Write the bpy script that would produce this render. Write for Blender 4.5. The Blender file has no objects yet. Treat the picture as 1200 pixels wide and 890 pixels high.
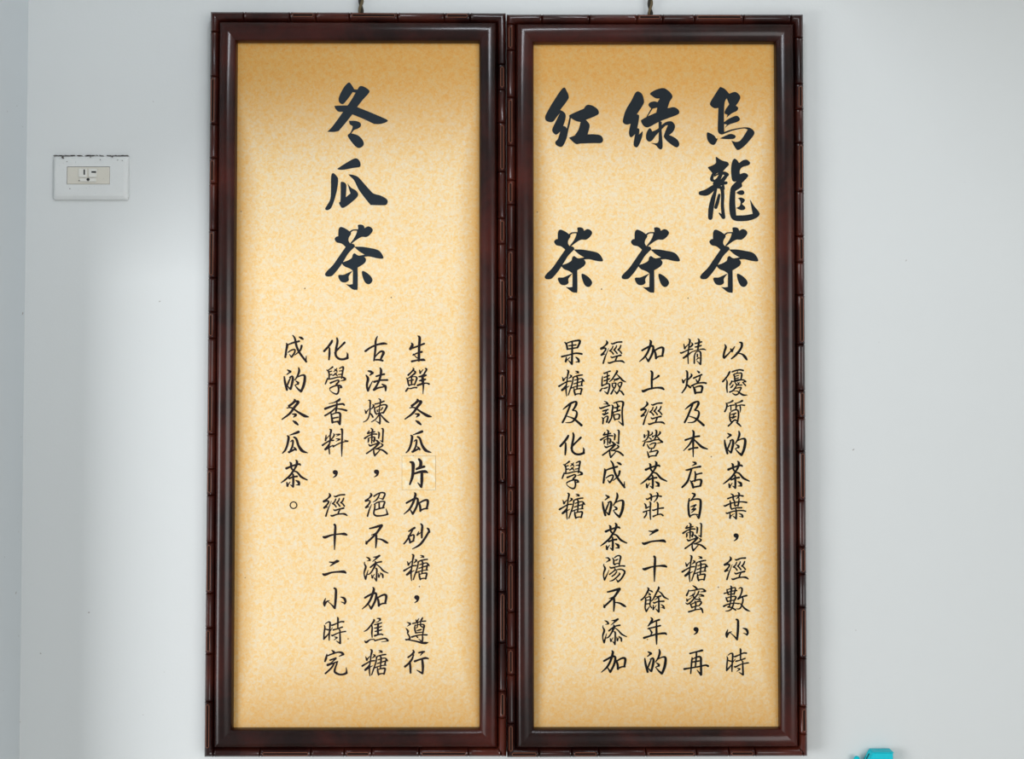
import bpy, bmesh, math, random
from mathutils import Vector, Matrix
from mathutils.geometry import tessellate_polygon
random.seed(7)
C = bpy.context.scene.collection
SC = bpy.context.scene
# ---------------------------------------------------------------- camera, world, lamps, exposure
FPX = 1350.0                 # focal length in pixels of the 1200 px wide frame
DIST = 1.80                  # camera to the wall, metres
TILT = math.atan(FPX/47000)  # slight upward tilt
CAM = Vector((0, -DIST, 1.65 - DIST*math.tan(TILT)))
cd = bpy.data.cameras.new('camera'); co = bpy.data.objects.new('camera', cd); C.objects.link(co)
cd.sensor_fit = 'HORIZONTAL'; cd.sensor_width = 36; cd.lens = 36*FPX/1200
co.location = CAM; co.rotation_euler = (math.pi/2 + TILT, 0, 0)
SC.camera = co
w = bpy.data.worlds.new('world'); SC.world = w; w.use_nodes = True
w.node_tree.nodes['Background'].inputs[0].default_value = (0.83, 0.87, 0.90, 1)
w.node_tree.nodes['Background'].inputs[1].default_value = 0.46
def area(name, loc, target, sx, sy, power, col):
    l = bpy.data.lights.new(name, 'AREA'); l.shape = 'RECTANGLE'; l.size = sx; l.size_y = sy
    l.energy = power; l.color = col
    o = bpy.data.objects.new(name, l); C.objects.link(o); o.location = loc
    o.rotation_euler = (Vector(target)-Vector(loc)).to_track_quat('-Z', 'Y').to_euler()
    return o
LIGHTS = [
 ('left_window_daylight', (-2.2, -2.0, 1.10), (0.0, 0, 1.3), 1.2, 1.3, 47, (0.97, 0.985, 1.0)),
 ('ceiling_lamp', (0.0, -1.2, 2.59), (0.0, 0, 2.25), 0.42, 0.09, 4.6, (0.88, 0.93, 1.0)),
 ('shopfront_daylight', (2.2, -4.2, 1.3), (0.4, 0, 1.2), 2.4, 2.2, 74, (0.99, 0.99, 0.98)),
]
for a in LIGHTS: lamp = area(*a); lamp.rotation_euler.rotate_axis('Z', math.radians(28) if a[0] == 'ceiling_lamp' else 0)  # ceiling lamp rolled only to sharpen the upper-right shadow edge
vs = SC.view_settings; vs.view_transform = 'Standard'; vs.look = 'None'; vs.exposure = -0.10; vs.gamma = 1; vs.use_curve_mapping = False

def P(px, py, depth=0.0):
    """pixel of the frontal view -> point in the plane `depth` metres in front of the wall"""
    d = Vector(((px-600)/FPX, 1.0, -(py-445)/FPX))
    c, s = math.cos(TILT), math.sin(TILT)
    d = Vector((d.x, d.y*c - d.z*s, d.y*s + d.z*c))
    return CAM + d*((-depth - CAM.y)/d.y)

# ---------------------------------------------------------------- materials
def mat(name, col, rough=0.5, spec=0.5, coat=0.0):
    m = bpy.data.materials.new(name); m.use_nodes = True
    b = m.node_tree.nodes['Principled BSDF']
    b.inputs['Base Color'].default_value = (*col, 1); b.inputs['Roughness'].default_value = rough
    b.inputs['Specular IOR Level'].default_value = spec; b.inputs['Coat Weight'].default_value = coat
    return m, m.node_tree, b
def N(t, k, **kw):
    n = t.nodes.new(k)
    for a, v in kw.items():
        if a in n.inputs: n.inputs[a].default_value = v
        else: setattr(n, a, v)
    return n
def noise(t, scale, detail=4, rough=0.6, vec=None, dist=0.0):
    n = N(t, 'ShaderNodeTexNoise'); n.inputs['Scale'].default_value = scale; n.inputs['Detail'].default_value = detail
    n.inputs['Roughness'].default_value = rough; n.inputs['Distortion'].default_value = dist
    if vec: t.links.new(vec, n.inputs['Vector'])
    return n
def ramp(t, src, stops):
    r = t.nodes.new('ShaderNodeValToRGB'); e = r.color_ramp.elements
    while len(e) < len(stops): e.new(0.5)
    for q, (p, c) in zip(e, stops): q.position = p; q.color = (*c, 1) if len(c) == 3 else c
    t.links.new(src, r.inputs[0]); return r
def mixc(t, f, a, b, mode='MIX'):
    m = t.nodes.new('ShaderNodeMix'); m.data_type = 'RGBA'; m.blend_type = mode
    for s, i in ((f, 0), (a, 6), (b, 7)):
        if hasattr(s, 'is_output'): t.links.new(s, m.inputs[i])
        elif i == 0: m.inputs[0].default_value = s
        else: m.inputs[i].default_value = (*s, 1)
    return m.outputs[2]
def bump(t, b, src, strength, dist):
    n = t.nodes.new('ShaderNodeBump'); n.inputs['Strength'].default_value = strength; n.inputs['Distance'].default_value = dist
    t.links.new(src, n.inputs['Height']); t.links.new(n.outputs[0], b.inputs['Normal'])
def coords(t): return t.nodes.new('ShaderNodeTexCoord').outputs['Object']

def plaster(name, col, dirt):
    m, t, b = mat(name, col, 0.55, 0.3)
    v = coords(t)
    big = noise(t, 2.2, 3, 0.5, v); fine = noise(t, 260, 3, 0.6, v); sp = noise(t, 95, 1, 0.5, v)
    c = mixc(t, big.outputs[0], [x*0.965 for x in col], col)
    spk = ramp(t, sp.outputs[0], [(0.795, (0, 0, 0)), (0.83, (1, 1, 1))])
    c = mixc(t, spk.outputs[0], c, dirt)
    t.links.new(c, b.inputs['Base Color']); bump(t, b, fine.outputs[0], 0.12, 0.001)
    return m
M_WALL = plaster('white_wall_paint', (0.705, 0.725, 0.722), (0.40, 0.38, 0.36))
M_SIDE = plaster('side_wall_paint', (0.66, 0.70, 0.72), (0.40, 0.38, 0.36))
M_FLOOR = plaster('floor_tile', (0.50, 0.48, 0.45), (0.30, 0.28, 0.25))

def wood(name, dark, red, rough):
    m, t, b = mat(name, red, rough, 0.10, 0.5)
    b.inputs['Coat Roughness'].default_value = 0.19
    v = coords(t)
    n1 = noise(t, 7, 5, 0.6, v, 0.3); n2 = noise(t, 160, 4, 0.6, v)
    r = ramp(t, n1.outputs[0], [(0.30, [x*0.35 for x in dark]), (0.44, dark), (0.72, red)])
    c = mixc(t, 0.25, r.outputs[0], n2.outputs[1], 'SOFT_LIGHT')
    t.links.new(c, b.inputs['Base Color'])
    bump(t, b, n2.outputs[0], 0.10, 0.0006)
    return m
M_WOOD = wood('mahogany_lacquer', (0.014, 0.003, 0.002), (0.062, 0.009, 0.005), 0.32)
M_BAMB = wood('carved_bamboo_lacquer', (0.020, 0.004, 0.003), (0.085, 0.015, 0.008), 0.34)
M_WORN, _, _ = mat('worn_edge_wood', (0.24, 0.07, 0.03), 0.40)
M_BACK, _, _ = mat('frame_back_board', (0.02, 0.008, 0.006), 0.7, 0.1)

def paper(name, half_w, half_h, k):
    m, t, b = mat(name, (0.9, 0.72, 0.42), 0.62, 0.25)
    v = coords(t)
    n1 = noise(t, 185, 6, 0.75, v, 0.6); n2 = noise(t, 340, 3, 0.7, v); n3 = noise(t, 9, 3, 0.55, v)
    r1 = ramp(t, n1.outputs[0], [(0.35, (0.92, 0.59, 0.22)), (0.49, (0.92, 0.68, 0.36)), (0.62, (0.89, 0.75, 0.54))])
    c = mixc(t, 0.48, r1.outputs[0], n2.outputs[0], 'SOFT_LIGHT')
    # the printed parchment edge: browner towards the four sides, with shade painted in at the top
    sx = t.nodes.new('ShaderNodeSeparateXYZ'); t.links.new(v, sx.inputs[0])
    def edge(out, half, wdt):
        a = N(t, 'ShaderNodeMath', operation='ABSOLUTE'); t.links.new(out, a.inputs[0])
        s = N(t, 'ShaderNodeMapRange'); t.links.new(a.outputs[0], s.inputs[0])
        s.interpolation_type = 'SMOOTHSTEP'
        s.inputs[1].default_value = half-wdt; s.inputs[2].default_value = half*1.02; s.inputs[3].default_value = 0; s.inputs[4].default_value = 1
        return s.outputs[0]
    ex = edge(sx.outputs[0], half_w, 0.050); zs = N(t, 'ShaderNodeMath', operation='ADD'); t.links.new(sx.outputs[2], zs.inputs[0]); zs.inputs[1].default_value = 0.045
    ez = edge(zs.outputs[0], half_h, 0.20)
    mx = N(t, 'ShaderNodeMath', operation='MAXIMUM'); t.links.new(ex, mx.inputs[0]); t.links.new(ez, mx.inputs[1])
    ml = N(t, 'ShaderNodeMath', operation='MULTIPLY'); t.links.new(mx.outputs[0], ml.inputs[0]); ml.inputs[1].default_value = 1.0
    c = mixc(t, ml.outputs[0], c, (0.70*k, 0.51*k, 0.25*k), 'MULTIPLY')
    vo = N(t, 'ShaderNodeTexVoronoi'); vo.inputs['Scale'].default_value = 24; t.links.new(v, vo.inputs['Vector'])
    dots = ramp(t, vo.outputs['Distance'], [(0.022, (1, 1, 1)), (0.034, (0, 0, 0))])
    dm = N(t, 'ShaderNodeMath', operation='MULTIPLY'); t.links.new(dots.outputs[0], dm.inputs[0])
    dsel = ramp(t, n3.outputs[0], [(0.50, (0, 0, 0)), (0.56, (1, 1, 1))]); t.links.new(dsel.outputs[0], dm.inputs[1])
    c = mixc(t, dm.outputs[0], c, (0.30, 0.17, 0.08))
    t.links.new(c, b.inputs['Base Color'])
    return m
M_INK, _, _ = mat('blue_black_ink', (0.017, 0.025, 0.034), 0.60, 0.15)
M_INK2, _, _ = mat('black_ink', (0.012, 0.017, 0.022), 0.60, 0.15)
M_TEXT, _, _ = mat('brown_black_ink', (0.018, 0.012, 0.014), 0.6, 0.15)
M_TEXT2, _, _ = mat('black_text_ink', (0.006, 0.006, 0.007), 0.6, 0.15)
# ---------------------------------------------------------------- brush writing
# every character: (tile x, tile y, scale, "x,y,w x,y,w ...; next stroke ...") read off the writing itself
TA=(416,392,8.02); TB=(416,500,8.02); TC=(416,610,8.02); TD=(416,690,8.02)
TE=(320,392,8.02); TF=(320,500,8.02); TG=(320,610,8.02); TH=(320,690,8.02)
R1=(788,392,8.02); R2=(788,500,8.02); R4=(788,690,8.02); R5=(693,392,8.02); R8=(693,690,8.02); R9=(620,392,8.02)
def Z(x,y): return (x,y,24.72)
SMALL = {
'sheng':(TA,"592,15,8 608,35,22 603,120,20 600,245,22;530,82,8 540,100,22 520,138,22;522,135,16 590,112,14 650,88,16;545,195,10 590,175,12 628,165,18;548,185,6 575,215,8 590,225,6;535,255,18 590,243,14 640,240,22 655,245,12"),
'xian':(Z(472,428),"290,85,15 315,125,45 240,215,40 160,290,50;320,165,30 365,215,50 280,300,40 180,370,30;105,375,15 140,430,42 160,540,42 180,600,35;150,385,25 270,345,22 370,340,30 405,385,50 375,480,40 340,575,35;180,590,35 280,565,30 350,560,30;255,350,30 255,450,45 250,560,35;180,455,25 250,440,35 310,430,30;150,675,45 125,710,45 90,760,40;150,685,15 240,680,35 330,655,35 400,655,45;485,150,25 505,235,45;510,225,30 590,130,12;660,100,35 690,130,45 640,220,40 570,320,40 470,340,30;470,340,35 580,320,60 670,295,45;480,455,30 570,440,60 655,415,40;430,590,50 560,545,50 680,525,30 760,550,45;575,300,50 575,450,70 595,600,45 585,840,12"),
'dong':(TA,"585,612,12 590,625,22 565,650,18 535,672,20;590,630,14 622,635,22 585,685,20 540,745,18 470,797,10;515,692,8 560,690,12 620,730,16 680,765,24 718,775,8;565,748,8 600,755,20 578,778,8;572,812,8 595,828,22 618,848,14"),
'gu':(TA,"98,158,18 145,125,16 200,100,14 265,87,20 298,90,10;210,20,8 195,60,16 192,130,18 185,200,16 178,248,12;188,215,8 215,182,12 245,160,16 268,172,22 250,215,18 240,240,14;195,240,14 225,240,14 260,248,16"),
'fa':(TA,"125,345,12 150,352,20 165,368,16;165,362,20 140,385,8;105,385,10 122,420,22 112,470,18 115,510,16 122,530,14;122,530,18 140,490,12 165,440,5;235,315,8 245,340,20 238,400,18 215,460,16;200,395,14 240,383,14 275,375,16;180,447,18 240,432,14 305,430,16;235,420,16 205,480,16 178,520,18;178,522,20 215,505,14 265,495,12;255,470,10 285,490,22 288,530,12"),
'lian':(Z(424,464),"190,130,15 240,150,40 240,300,38 230,480,32 190,640,32 130,720,28 45,765,18;90,410,15 120,500,50;120,490,35 200,390,18;315,260,20 345,290,45 290,370,28 240,385,18;230,500,25 280,550,40 320,620,40;485,85,15 535,120,38 535,220,35 520,300,25 510,420,25 500,520,30 525,650,42 520,810,45;520,800,45 460,765,25 400,725,10;385,240,35 500,215,32 640,160,40;365,340,30 385,480,42 430,540,30;375,360,25 520,290,32 660,260,35 725,300,50 680,400,45 620,500,45;420,525,30 520,510,35 620,485,30;435,410,15 455,450,40;600,350,38 550,420,20;440,420,10 520,400,20;490,560,30 400,680,28 280,760,22;540,545,30 620,640,38 720,740,50 790,780,15"),
'gua':(TB,"548,78,6 600,60,18 630,48,22;525,85,10 537,100,20 525,170,18 505,220,16 480,248,8;555,140,6 578,128,14 572,185,15 545,240,14;540,238,18 600,210,14;585,190,6 600,205,16 608,218,14;588,98,14 610,115,18 630,175,20 665,225,24 715,245,6"),
'pian':(TB,"520,335,14 545,350,28 545,420,24 538,480,22 515,545,14;600,308,16 618,335,26 612,380,24 578,400,16;578,402,16 625,385,20 650,378,20;550,447,14 610,428,20 660,425,24 682,435,10;628,430,22 628,510,24 625,572,14;620,565,20 590,530,6"),
'jia':(TB,"560,625,10 568,645,20 545,720,18 510,780,16 460,825,6;485,720,16 520,700,16 560,680,16 590,685,18 580,750,18 545,820,16;543,822,18 520,785,8;600,715,14 612,755,18 615,795,18;602,722,12 640,700,14 672,692,18 685,710,20 675,770,16;615,790,14 650,775,12 680,773,14"),
'zhi':(Z(424,500),"265,55,20 310,100,45 290,200,40 290,340,40 285,490,25;210,130,25 170,200,45;175,200,45 270,180,35 370,155,35;85,345,50 200,270,32 320,225,35 430,225,35;185,350,30 195,400,45 185,455,30;190,345,22 280,310,22 350,310,35 370,350,48 350,440,45;350,435,30 315,405,12;465,160,12 500,200,45 485,340,35;575,60,20 615,90,45 610,250,38 600,450,42;600,445,40 535,410,15;390,390,12 440,420,45 490,480,55;195,515,15 240,560,48 330,530,32 430,500,38 510,475,45;500,480,55 400,590,45 260,700,38 140,785,40;355,620,20 345,740,40 375,850,42;375,845,42 440,780,32 520,690,22;560,500,25 605,540,45 540,600,35 400,655,30;400,655,22 520,665,32 620,700,45 730,790,45"),
'comma':(TB,"198,426,36 205,428,38;212,430,26 207,458,15 182,476,5"),
'jue':(Z(424,574),"250,105,20 275,165,60 210,250,35 115,325,60;115,330,55 215,320,30 235,365,42 190,440,38 120,520,55;120,520,45 195,500,25;285,435,10 235,540,28 200,640,35 165,770,40;355,195,40 450,130,35 570,90,38 660,110,42 660,170,42 610,280,42;610,275,42 550,265,20 500,245,10;515,130,30 460,250,40 400,320,32 325,365,15;355,430,20 450,375,35 580,345,32 660,360,42 640,440,42 610,525,42;380,430,32 370,560,42 345,690,40 400,755,45 500,765,40 650,745,38 750,715,45;745,715,45 725,640,30 700,555,10;500,390,35 505,530,38;400,590,30 500,555,38 640,525,38"),
'sha':(TC,"505,105,10 530,90,16 560,72,18;545,85,10 520,130,14 490,185,14 460,222,12;500,145,8 512,180,16 518,212,14;505,155,10 545,138,12 555,150,14 548,190,14;515,210,14 552,193,12;620,35,12 632,55,18 628,110,18 628,165,14;598,108,6 585,140,14;585,140,12 620,115,6;680,75,10 690,85,18 700,112,14;698,100,16 660,165,18 610,230,18 540,270,6"),
'tang':(Z(470,648),"320,50,20 360,90,50 335,220,38 320,350,35 295,520,35 290,680,35 305,810,22;180,255,12 215,350,55;215,345,40 300,250,15;400,195,15 445,230,50 370,300,15;85,525,50 200,455,35 320,390,35 435,375,35;300,480,25 240,560,35 170,640,55;180,640,45 290,570,30 380,520,15;560,80,12 630,105,50 650,130,40;650,130,30 560,140,8;480,275,25 560,235,35 680,205,38 760,195,35;500,280,35 470,440,35 415,600,35 355,780,28;590,240,20 625,290,45 620,420,38 605,600,35;540,350,25 640,315,28 740,300,30 790,350,45 820,385,20;520,455,30 640,415,30 780,375,30;770,340,35 745,440,40 740,500,40;450,580,30 530,545,28 650,515,25 765,505,30;520,580,20 530,680,45 555,780,40;540,630,25 650,600,32 740,600,45 730,680,42 710,760,38;555,765,35 650,745,30 725,750,30"),
'bu':(TC,"138,78,12 180,68,16 235,52,20 252,50,16;250,50,24 215,105,18 160,165,16 105,215,16;108,220,18 103,195,5;155,140,6 185,128,10 210,120,12;198,135,18 200,190,18 195,258,10;205,175,8 250,182,14 290,205,20 308,215,10"),
'tian':(Z(424,649),"130,105,12 200,140,45 235,190,45;235,200,35 150,220,8;80,250,15 75,300,25 115,390,50 75,520,40 70,620,30 110,740,45;110,735,45 150,590,28 180,480,10;330,105,15 430,100,45 510,65,50;500,75,45 400,160,35 310,235,10;250,400,40 360,310,38 460,260,35 565,240,42;385,230,25 400,290,60 330,450,40 240,580,35 165,610,20;420,310,20 520,390,32 620,500,42 760,570,20;385,425,15 430,450,42 430,600,40 420,790,42;420,785,40 350,700,12;285,620,20 305,700,48;305,695,30 365,600,12;475,580,12 495,680,45;495,675,30 545,580,12;535,560,15 600,620,48 610,705,30"),
'zun':(Z(472,721),"125,210,12 210,255,55;220,270,40 130,330,10;90,385,12 150,470,50 140,540,30 200,640,40 190,700,45 95,725,38;85,710,30 200,730,32 380,765,38 560,810,55 660,815,60 735,800,15;375,135,10 405,190,45 470,100,12;575,70,15 560,110,45 510,190,30;290,250,35 400,225,32 530,190,30 660,180,35;355,290,20 345,400,40 375,520,40;350,310,20 450,285,28 560,275,30 620,310,45 600,420,42 585,540,30;430,230,22 420,350,30 390,385,15;520,200,28 510,300,35 560,350,32 600,345,20;405,455,20 460,445,35 530,425,35;370,525,35 480,510,28 590,500,25;265,640,45 380,605,35 520,580,30 700,580,38;565,560,25 575,680,40 560,790,40;555,780,35 460,695,10;380,600,20 430,655,35"),
'xing':(TD,"545,580,8 552,600,18 530,625,14 500,648,14;550,625,10 535,665,16 505,705,16 470,735,18;515,690,14 520,740,18 522,795,14;600,605,12 630,597,16 652,595,12;640,600,14 615,630,5;562,685,18 610,668,14 660,655,18 690,660,10;630,665,16 638,730,20 635,800,14;632,798,18 580,768,5"),
'jiao':(Z(424,722),"340,110,25 355,145,50 270,270,40 160,400,38 70,455,20;290,265,20 300,360,40 290,500,40 300,625,25;440,75,15 520,90,48 530,125,45;530,125,35 480,165,20 400,195,8;370,260,30 480,235,35 575,205,30;370,360,30 480,340,35 565,310,30;385,455,30 480,435,35 570,410,35;375,580,50 470,550,38 560,535,38 610,555,30;475,230,45 465,400,55 470,550,45;85,730,20 130,770,55 230,700,32 340,685,25 380,720,40;380,725,35 520,685,32 680,660,42 750,720,55;745,735,25 570,760,10"),
'cheng':(TE,"125,105,10 180,82,14 245,65,16;125,85,8 132,105,20 122,160,16 115,215,16;115,210,14 128,185,6;140,170,8 175,148,12 205,145,12 200,175,14 175,213,14;172,213,14 155,190,5;185,10,8 205,40,16 220,110,18 250,175,18 312,258,16;308,250,14 312,205,5;268,108,18 255,150,14 205,195,6;245,25,8 265,35,20 280,45,14"),
'de':(TE,"135,335,8 160,350,20 162,355,16;160,355,14 130,378,8;105,398,10 112,450,18 130,522,18;155,405,8 180,395,14 185,430,20 165,515,16;160,515,14 138,490,8;125,505,8 145,450,14 165,405,8;240,315,10 245,345,18 230,390,14 205,430,8;225,405,8 270,385,12 298,395,20 290,470,22 265,535,18;262,537,20 235,515,14 205,480,5;215,440,8 235,455,18 235,468,14;235,465,12 205,478,6"),
'hua':(TE,"555,60,16 545,80,20 515,120,18 480,158,18;530,130,12 530,180,18 525,238,12;600,35,12 605,70,18 590,150,18 590,200,18 620,230,18 660,235,18 700,222,20;698,222,18 700,190,14 692,172,4;672,78,18 640,110,14 600,150,14 580,175,12"),
'xue':(Z(376,428),"340,60,45 260,120,32 205,150,20;165,145,15 215,175,45 240,260,38 235,400,38;240,195,28 310,180,28;245,290,28 320,275,30;370,195,15 430,145,35 460,100,22;390,120,12 440,150,40 475,195,20;350,305,30 420,260,35 465,215,12;400,230,10 440,270,35 475,315,22;540,100,25 610,60,35 650,70,45 630,200,40 600,380,35;530,175,22 620,165,28;510,280,25 610,265,28;205,415,25 320,395,35 480,355,32 620,350,32 690,390,55 710,420,45;700,430,45 570,465,12;190,380,20 165,460,38 130,550,30;280,520,50 400,470,35 490,440,35 520,475,42 450,560,42 430,600,30;265,670,35 350,625,35 480,590,38 570,610,50 600,650,40;500,620,40 515,720,42 490,820,42 430,840,40 340,800,25 270,740,15 255,690,15;590,650,35 530,670,20"),
'xiang':(TE,"627,608,14 615,622,20 570,642,8 525,652,5;490,700,20 550,678,16 610,660,14 655,655,16 668,665,14;600,635,10 597,680,16 590,735,12;595,685,12 545,730,14 488,765,14;600,700,8 645,705,14 690,717,16;545,745,10 552,790,16 558,830,18;550,755,10 595,738,12 628,745,18 630,790,18 627,845,18;625,843,16 605,825,5;560,790,12 610,780,12;560,828,12 615,818,12"),
'cha':(TF,"125,395,20 180,372,14 240,355,16 255,362,14;158,338,8 168,350,18 170,385,16 180,405,14;215,318,10 225,335,20 215,375,18 190,420,12;195,410,18 160,460,16 110,505,14 75,530,6;185,420,10 225,430,14 265,475,18 320,503,10;152,490,14 190,475,14 225,470,16;188,452,14 190,510,18 188,568,16;188,568,14 165,550,6;130,530,12 135,560,18;135,558,12 160,522,5;215,508,8 240,525,22 245,548,16;238,548,12 215,550,4"),
'liao':(Z(374,501),"305,55,20 345,90,50 320,230,38 315,400,38 285,560,35 300,770,30;200,235,25 185,380,45;190,360,30 295,235,12;410,185,15 435,225,40 380,320,30 320,370,25;100,520,50 200,450,35 310,390,40 415,380,35;310,450,30 240,560,40 180,640,60;190,640,45 290,585,35 400,520,20;480,205,15 560,205,38 605,205,30;600,210,30 500,260,8;490,330,15 560,345,40 600,350,35;590,360,30 490,405,8;405,560,40 500,510,30 620,450,30 730,420,25 830,405,38;725,370,12 830,400,30;630,60,30 665,70,50 665,300,42 655,600,45 655,850,12"),
'jing':(Z(376,574),"240,110,20 265,180,60 200,260,35 85,345,60;85,350,50 200,330,40 220,370,45 170,450,38 95,530,55;95,530,45 185,505,25;305,335,8 250,470,20 200,590,35 145,770,42;380,190,20 430,205,42 550,160,38 685,150,42;430,275,30 400,350,32 340,410,40;340,405,35 400,445,35 440,500,38;535,260,30 515,320,35 460,385,40;460,380,35 510,430,35 550,485,38;660,255,35 630,330,38 580,380,42;580,375,35 640,425,35 680,480,38;370,580,25 410,605,42 520,570,35 655,540,48;560,570,30 520,640,38 500,710,38;290,750,30 330,765,45 470,720,35 620,705,38 700,715,50 760,755,25"),
'shi_ten':(TG,"472,157,14 490,160,22 550,140,14 620,130,12 670,130,22 692,138,14;577,42,18 585,60,18 580,160,20 577,275,8"),
'er':(TG,"530,393,8 570,398,16 600,387,24 613,385,16;600,388,20 560,415,12 535,432,4;468,505,12 488,512,22 550,492,14 620,485,16 665,485,24 682,495,14"),
'xiao':(TG,"575,640,14 590,655,18 588,740,20 580,828,16;578,825,18 545,790,8 515,765,5;493,735,5 480,775,18 484,805,14;484,795,16 505,765,12 530,755,4;635,722,6 668,735,20 680,765,18 672,785,14;670,780,12 640,768,4"),
'shi_time':(Z(375,722),"155,235,18 220,190,28 280,185,40 290,240,45 280,400,40 265,580,40 265,710,25;125,275,20 140,340,38 120,500,38 110,680,38;115,670,42 190,590,35 260,500,20;150,385,30 220,405,35 280,410,30;290,440,25 365,345,10;510,50,30 520,90,48 515,250,40 515,370,35;330,270,25 360,275,42 480,225,32 600,175,35 685,175,42;385,410,40 500,380,30 645,330,38;535,370,20 580,430,35;335,560,25 365,575,42 500,510,30 620,475,32 740,455,35;575,440,30 580,600,42 585,800,45;580,800,45 470,730,12;420,610,15 490,635,45;490,640,35 405,705,10"),
'wan':(TH,"553,582,8 572,600,20 570,612,14;500,638,10 550,618,12 610,600,12 645,605,18 660,620,18;655,622,16 620,640,5;505,620,8 498,655,18 488,685,14;535,675,12 590,655,14;590,660,12 545,700,8 512,718,18;512,722,18 560,705,12 605,690,12;575,700,14 550,745,14 492,800,14;600,705,12 585,745,14 580,785,18 620,808,16 660,808,16 690,795,20;690,795,20 690,770,10 687,745,4"),
'yi':(R1,"492,95,6 502,120,18 488,165,16 480,210,16 488,222,16;488,220,18 520,190,12 555,150,8;548,138,12 560,160,18;560,155,18 585,115,6;630,75,8 652,85,20 645,130,18 600,190,18 555,230,10;600,175,8 650,185,12 680,210,22 698,238,14"),
'you':(Z(843,430),"300,130,20 295,160,50 220,290,42 100,430,45;205,370,15 225,450,42 215,600,42 230,740,30;370,150,35 480,110,38 600,90,40 690,110,42;530,130,15 500,190,25 410,230,20;405,225,20 440,290,42 445,420,30;440,210,30 560,185,28 640,190,38 645,270,45 625,370,35;470,275,22 560,250,25;470,345,25 550,325,28;455,395,25 540,375,22 620,370,22;370,425,30 480,420,30 620,385,28 700,385,35 760,430,45;355,410,25 345,460,38 300,525,30;400,520,25 370,570,40 330,605,30;450,450,20 490,510,35 560,530,30 650,530,30;530,460,20 560,490,38;560,480,25 590,450,12;755,430,30 670,455,18;670,455,20 720,500,32 760,550,32;500,540,30 440,640,40 380,700,38 300,735,40;440,640,22 530,615,28 630,605,38 590,700,35 540,790,35 460,815,40 380,770,15;420,700,12 520,710,25 590,760,40 690,820,48 805,820,15"),
'zhi_quality':(Z(845,467),"335,75,50 270,115,35 150,155,20;145,135,20 170,190,45 155,290,40 110,385,42;180,245,25 270,210,28 380,195,35;285,200,30 285,350,28;610,75,55 540,110,35 430,145,20;400,140,20 435,190,45 430,340,30;440,235,25 560,195,28 680,205,38;545,200,30 560,290,38 555,405,12;280,400,20 360,350,35 450,335,35 500,380,45 505,520,42 475,690,42;260,420,30 250,560,42 280,660,42 310,700,30;320,680,35 400,630,40 460,660,35;295,470,25 360,460,38 430,430,30;400,450,20 350,520,20;290,560,25 360,545,45 430,530,30;380,560,30 310,600,12;340,680,30 280,740,38 210,805,40;440,705,20 510,750,48 575,815,25"),
'jing_fine':(Z(794,394),"320,85,20 360,130,50 335,260,38 320,400,38 300,550,32 310,800,25;180,235,20 210,360,50;210,350,35 330,220,12;400,190,12 435,245,48 370,320,35;80,485,30 120,490,42 230,440,32 340,390,35 440,380,30;320,480,25 270,560,45 175,635,50;180,630,40 280,570,50 400,470,25 520,425,25 620,395,22 740,380,38 810,400,25;590,80,20 625,130,48 600,300,48 585,400,35;510,220,35 610,195,35 695,170,40;515,320,35 610,300,38 685,275,35;530,470,25 600,440,28 660,470,45 675,600,42 665,820,45;525,480,25 490,580,38 485,790,38;575,530,35 575,600,35;540,690,12 600,640,30 640,640,25;660,820,40 555,715,12"),
'bei':(R1,"128,342,8 140,360,16 138,440,16 125,500,14 90,550,10;92,425,8 103,452,20;103,450,14 125,420,6;175,372,8 180,390,16 150,425,10 138,430,8;135,470,8 150,485,16 168,500,16;235,345,8 250,358,18;200,412,14 245,392,12 275,380,14;222,425,8 235,450,14;262,395,10 252,430,14 240,450,10;180,485,14 230,462,12 290,455,14 315,460,16;195,490,8 208,520,20 215,555,18;200,505,10 240,490,12 280,492,18 272,545,16;215,550,14 272,545,16"),
'ji':(R1,"120,705,6 150,680,14 190,650,18 235,632,14 245,650,20 228,690,16 210,710,12;190,660,14 165,720,16 140,780,16 115,828,16;210,715,10 240,720,12 250,745,16 235,790,18 200,825,12 145,830,5;140,765,6 190,780,10 230,800,16 293,855,20"),
'ye':(Z(846,575),"170,240,40 280,200,35 400,165,32 520,150,35 610,165,45;260,100,20 320,140,42 330,260,40 370,330,35 370,430,38 400,460,30;470,65,25 500,110,48 470,200,40 410,245,10;495,225,25 490,330,40 465,450,38;60,445,30 100,450,45 230,385,35 380,350,32 560,330,32 715,350,45;235,300,25 250,380,45 250,480,42 285,545,40;285,545,35 400,510,32 570,505,42;370,440,25 460,430,22;385,520,25 415,600,42 410,820,48;125,650,30 160,665,42 300,615,32 450,590,32 600,585,35 685,605,35;235,670,25 235,800,50;240,770,30 300,710,18 360,680,8;410,820,45 320,745,12;490,665,12 580,710,45 600,770,45;595,770,35 500,755,8"),
'ben':(R2,"122,128,16 160,115,14 210,98,14 252,92,16;190,40,12 200,60,18 195,150,18 195,285,8;190,115,14 160,170,14 105,228,6;200,120,10 240,160,16 280,195,20 328,212,10;155,218,16 190,205,12 235,200,16"),
'dian':(R2,"190,335,6 215,342,18 222,352,14;220,352,14 185,370,5;128,410,10 150,408,16 200,390,12 262,378,18;180,400,14 165,450,16 140,520,18 92,572,16;212,425,10 218,460,16 210,515,14;215,455,12 250,445,12 275,440,14;168,510,8 185,540,18 195,575,18;175,520,10 215,508,12 255,500,14 272,512,20 262,560,16;195,572,14 262,560,14"),
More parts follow.
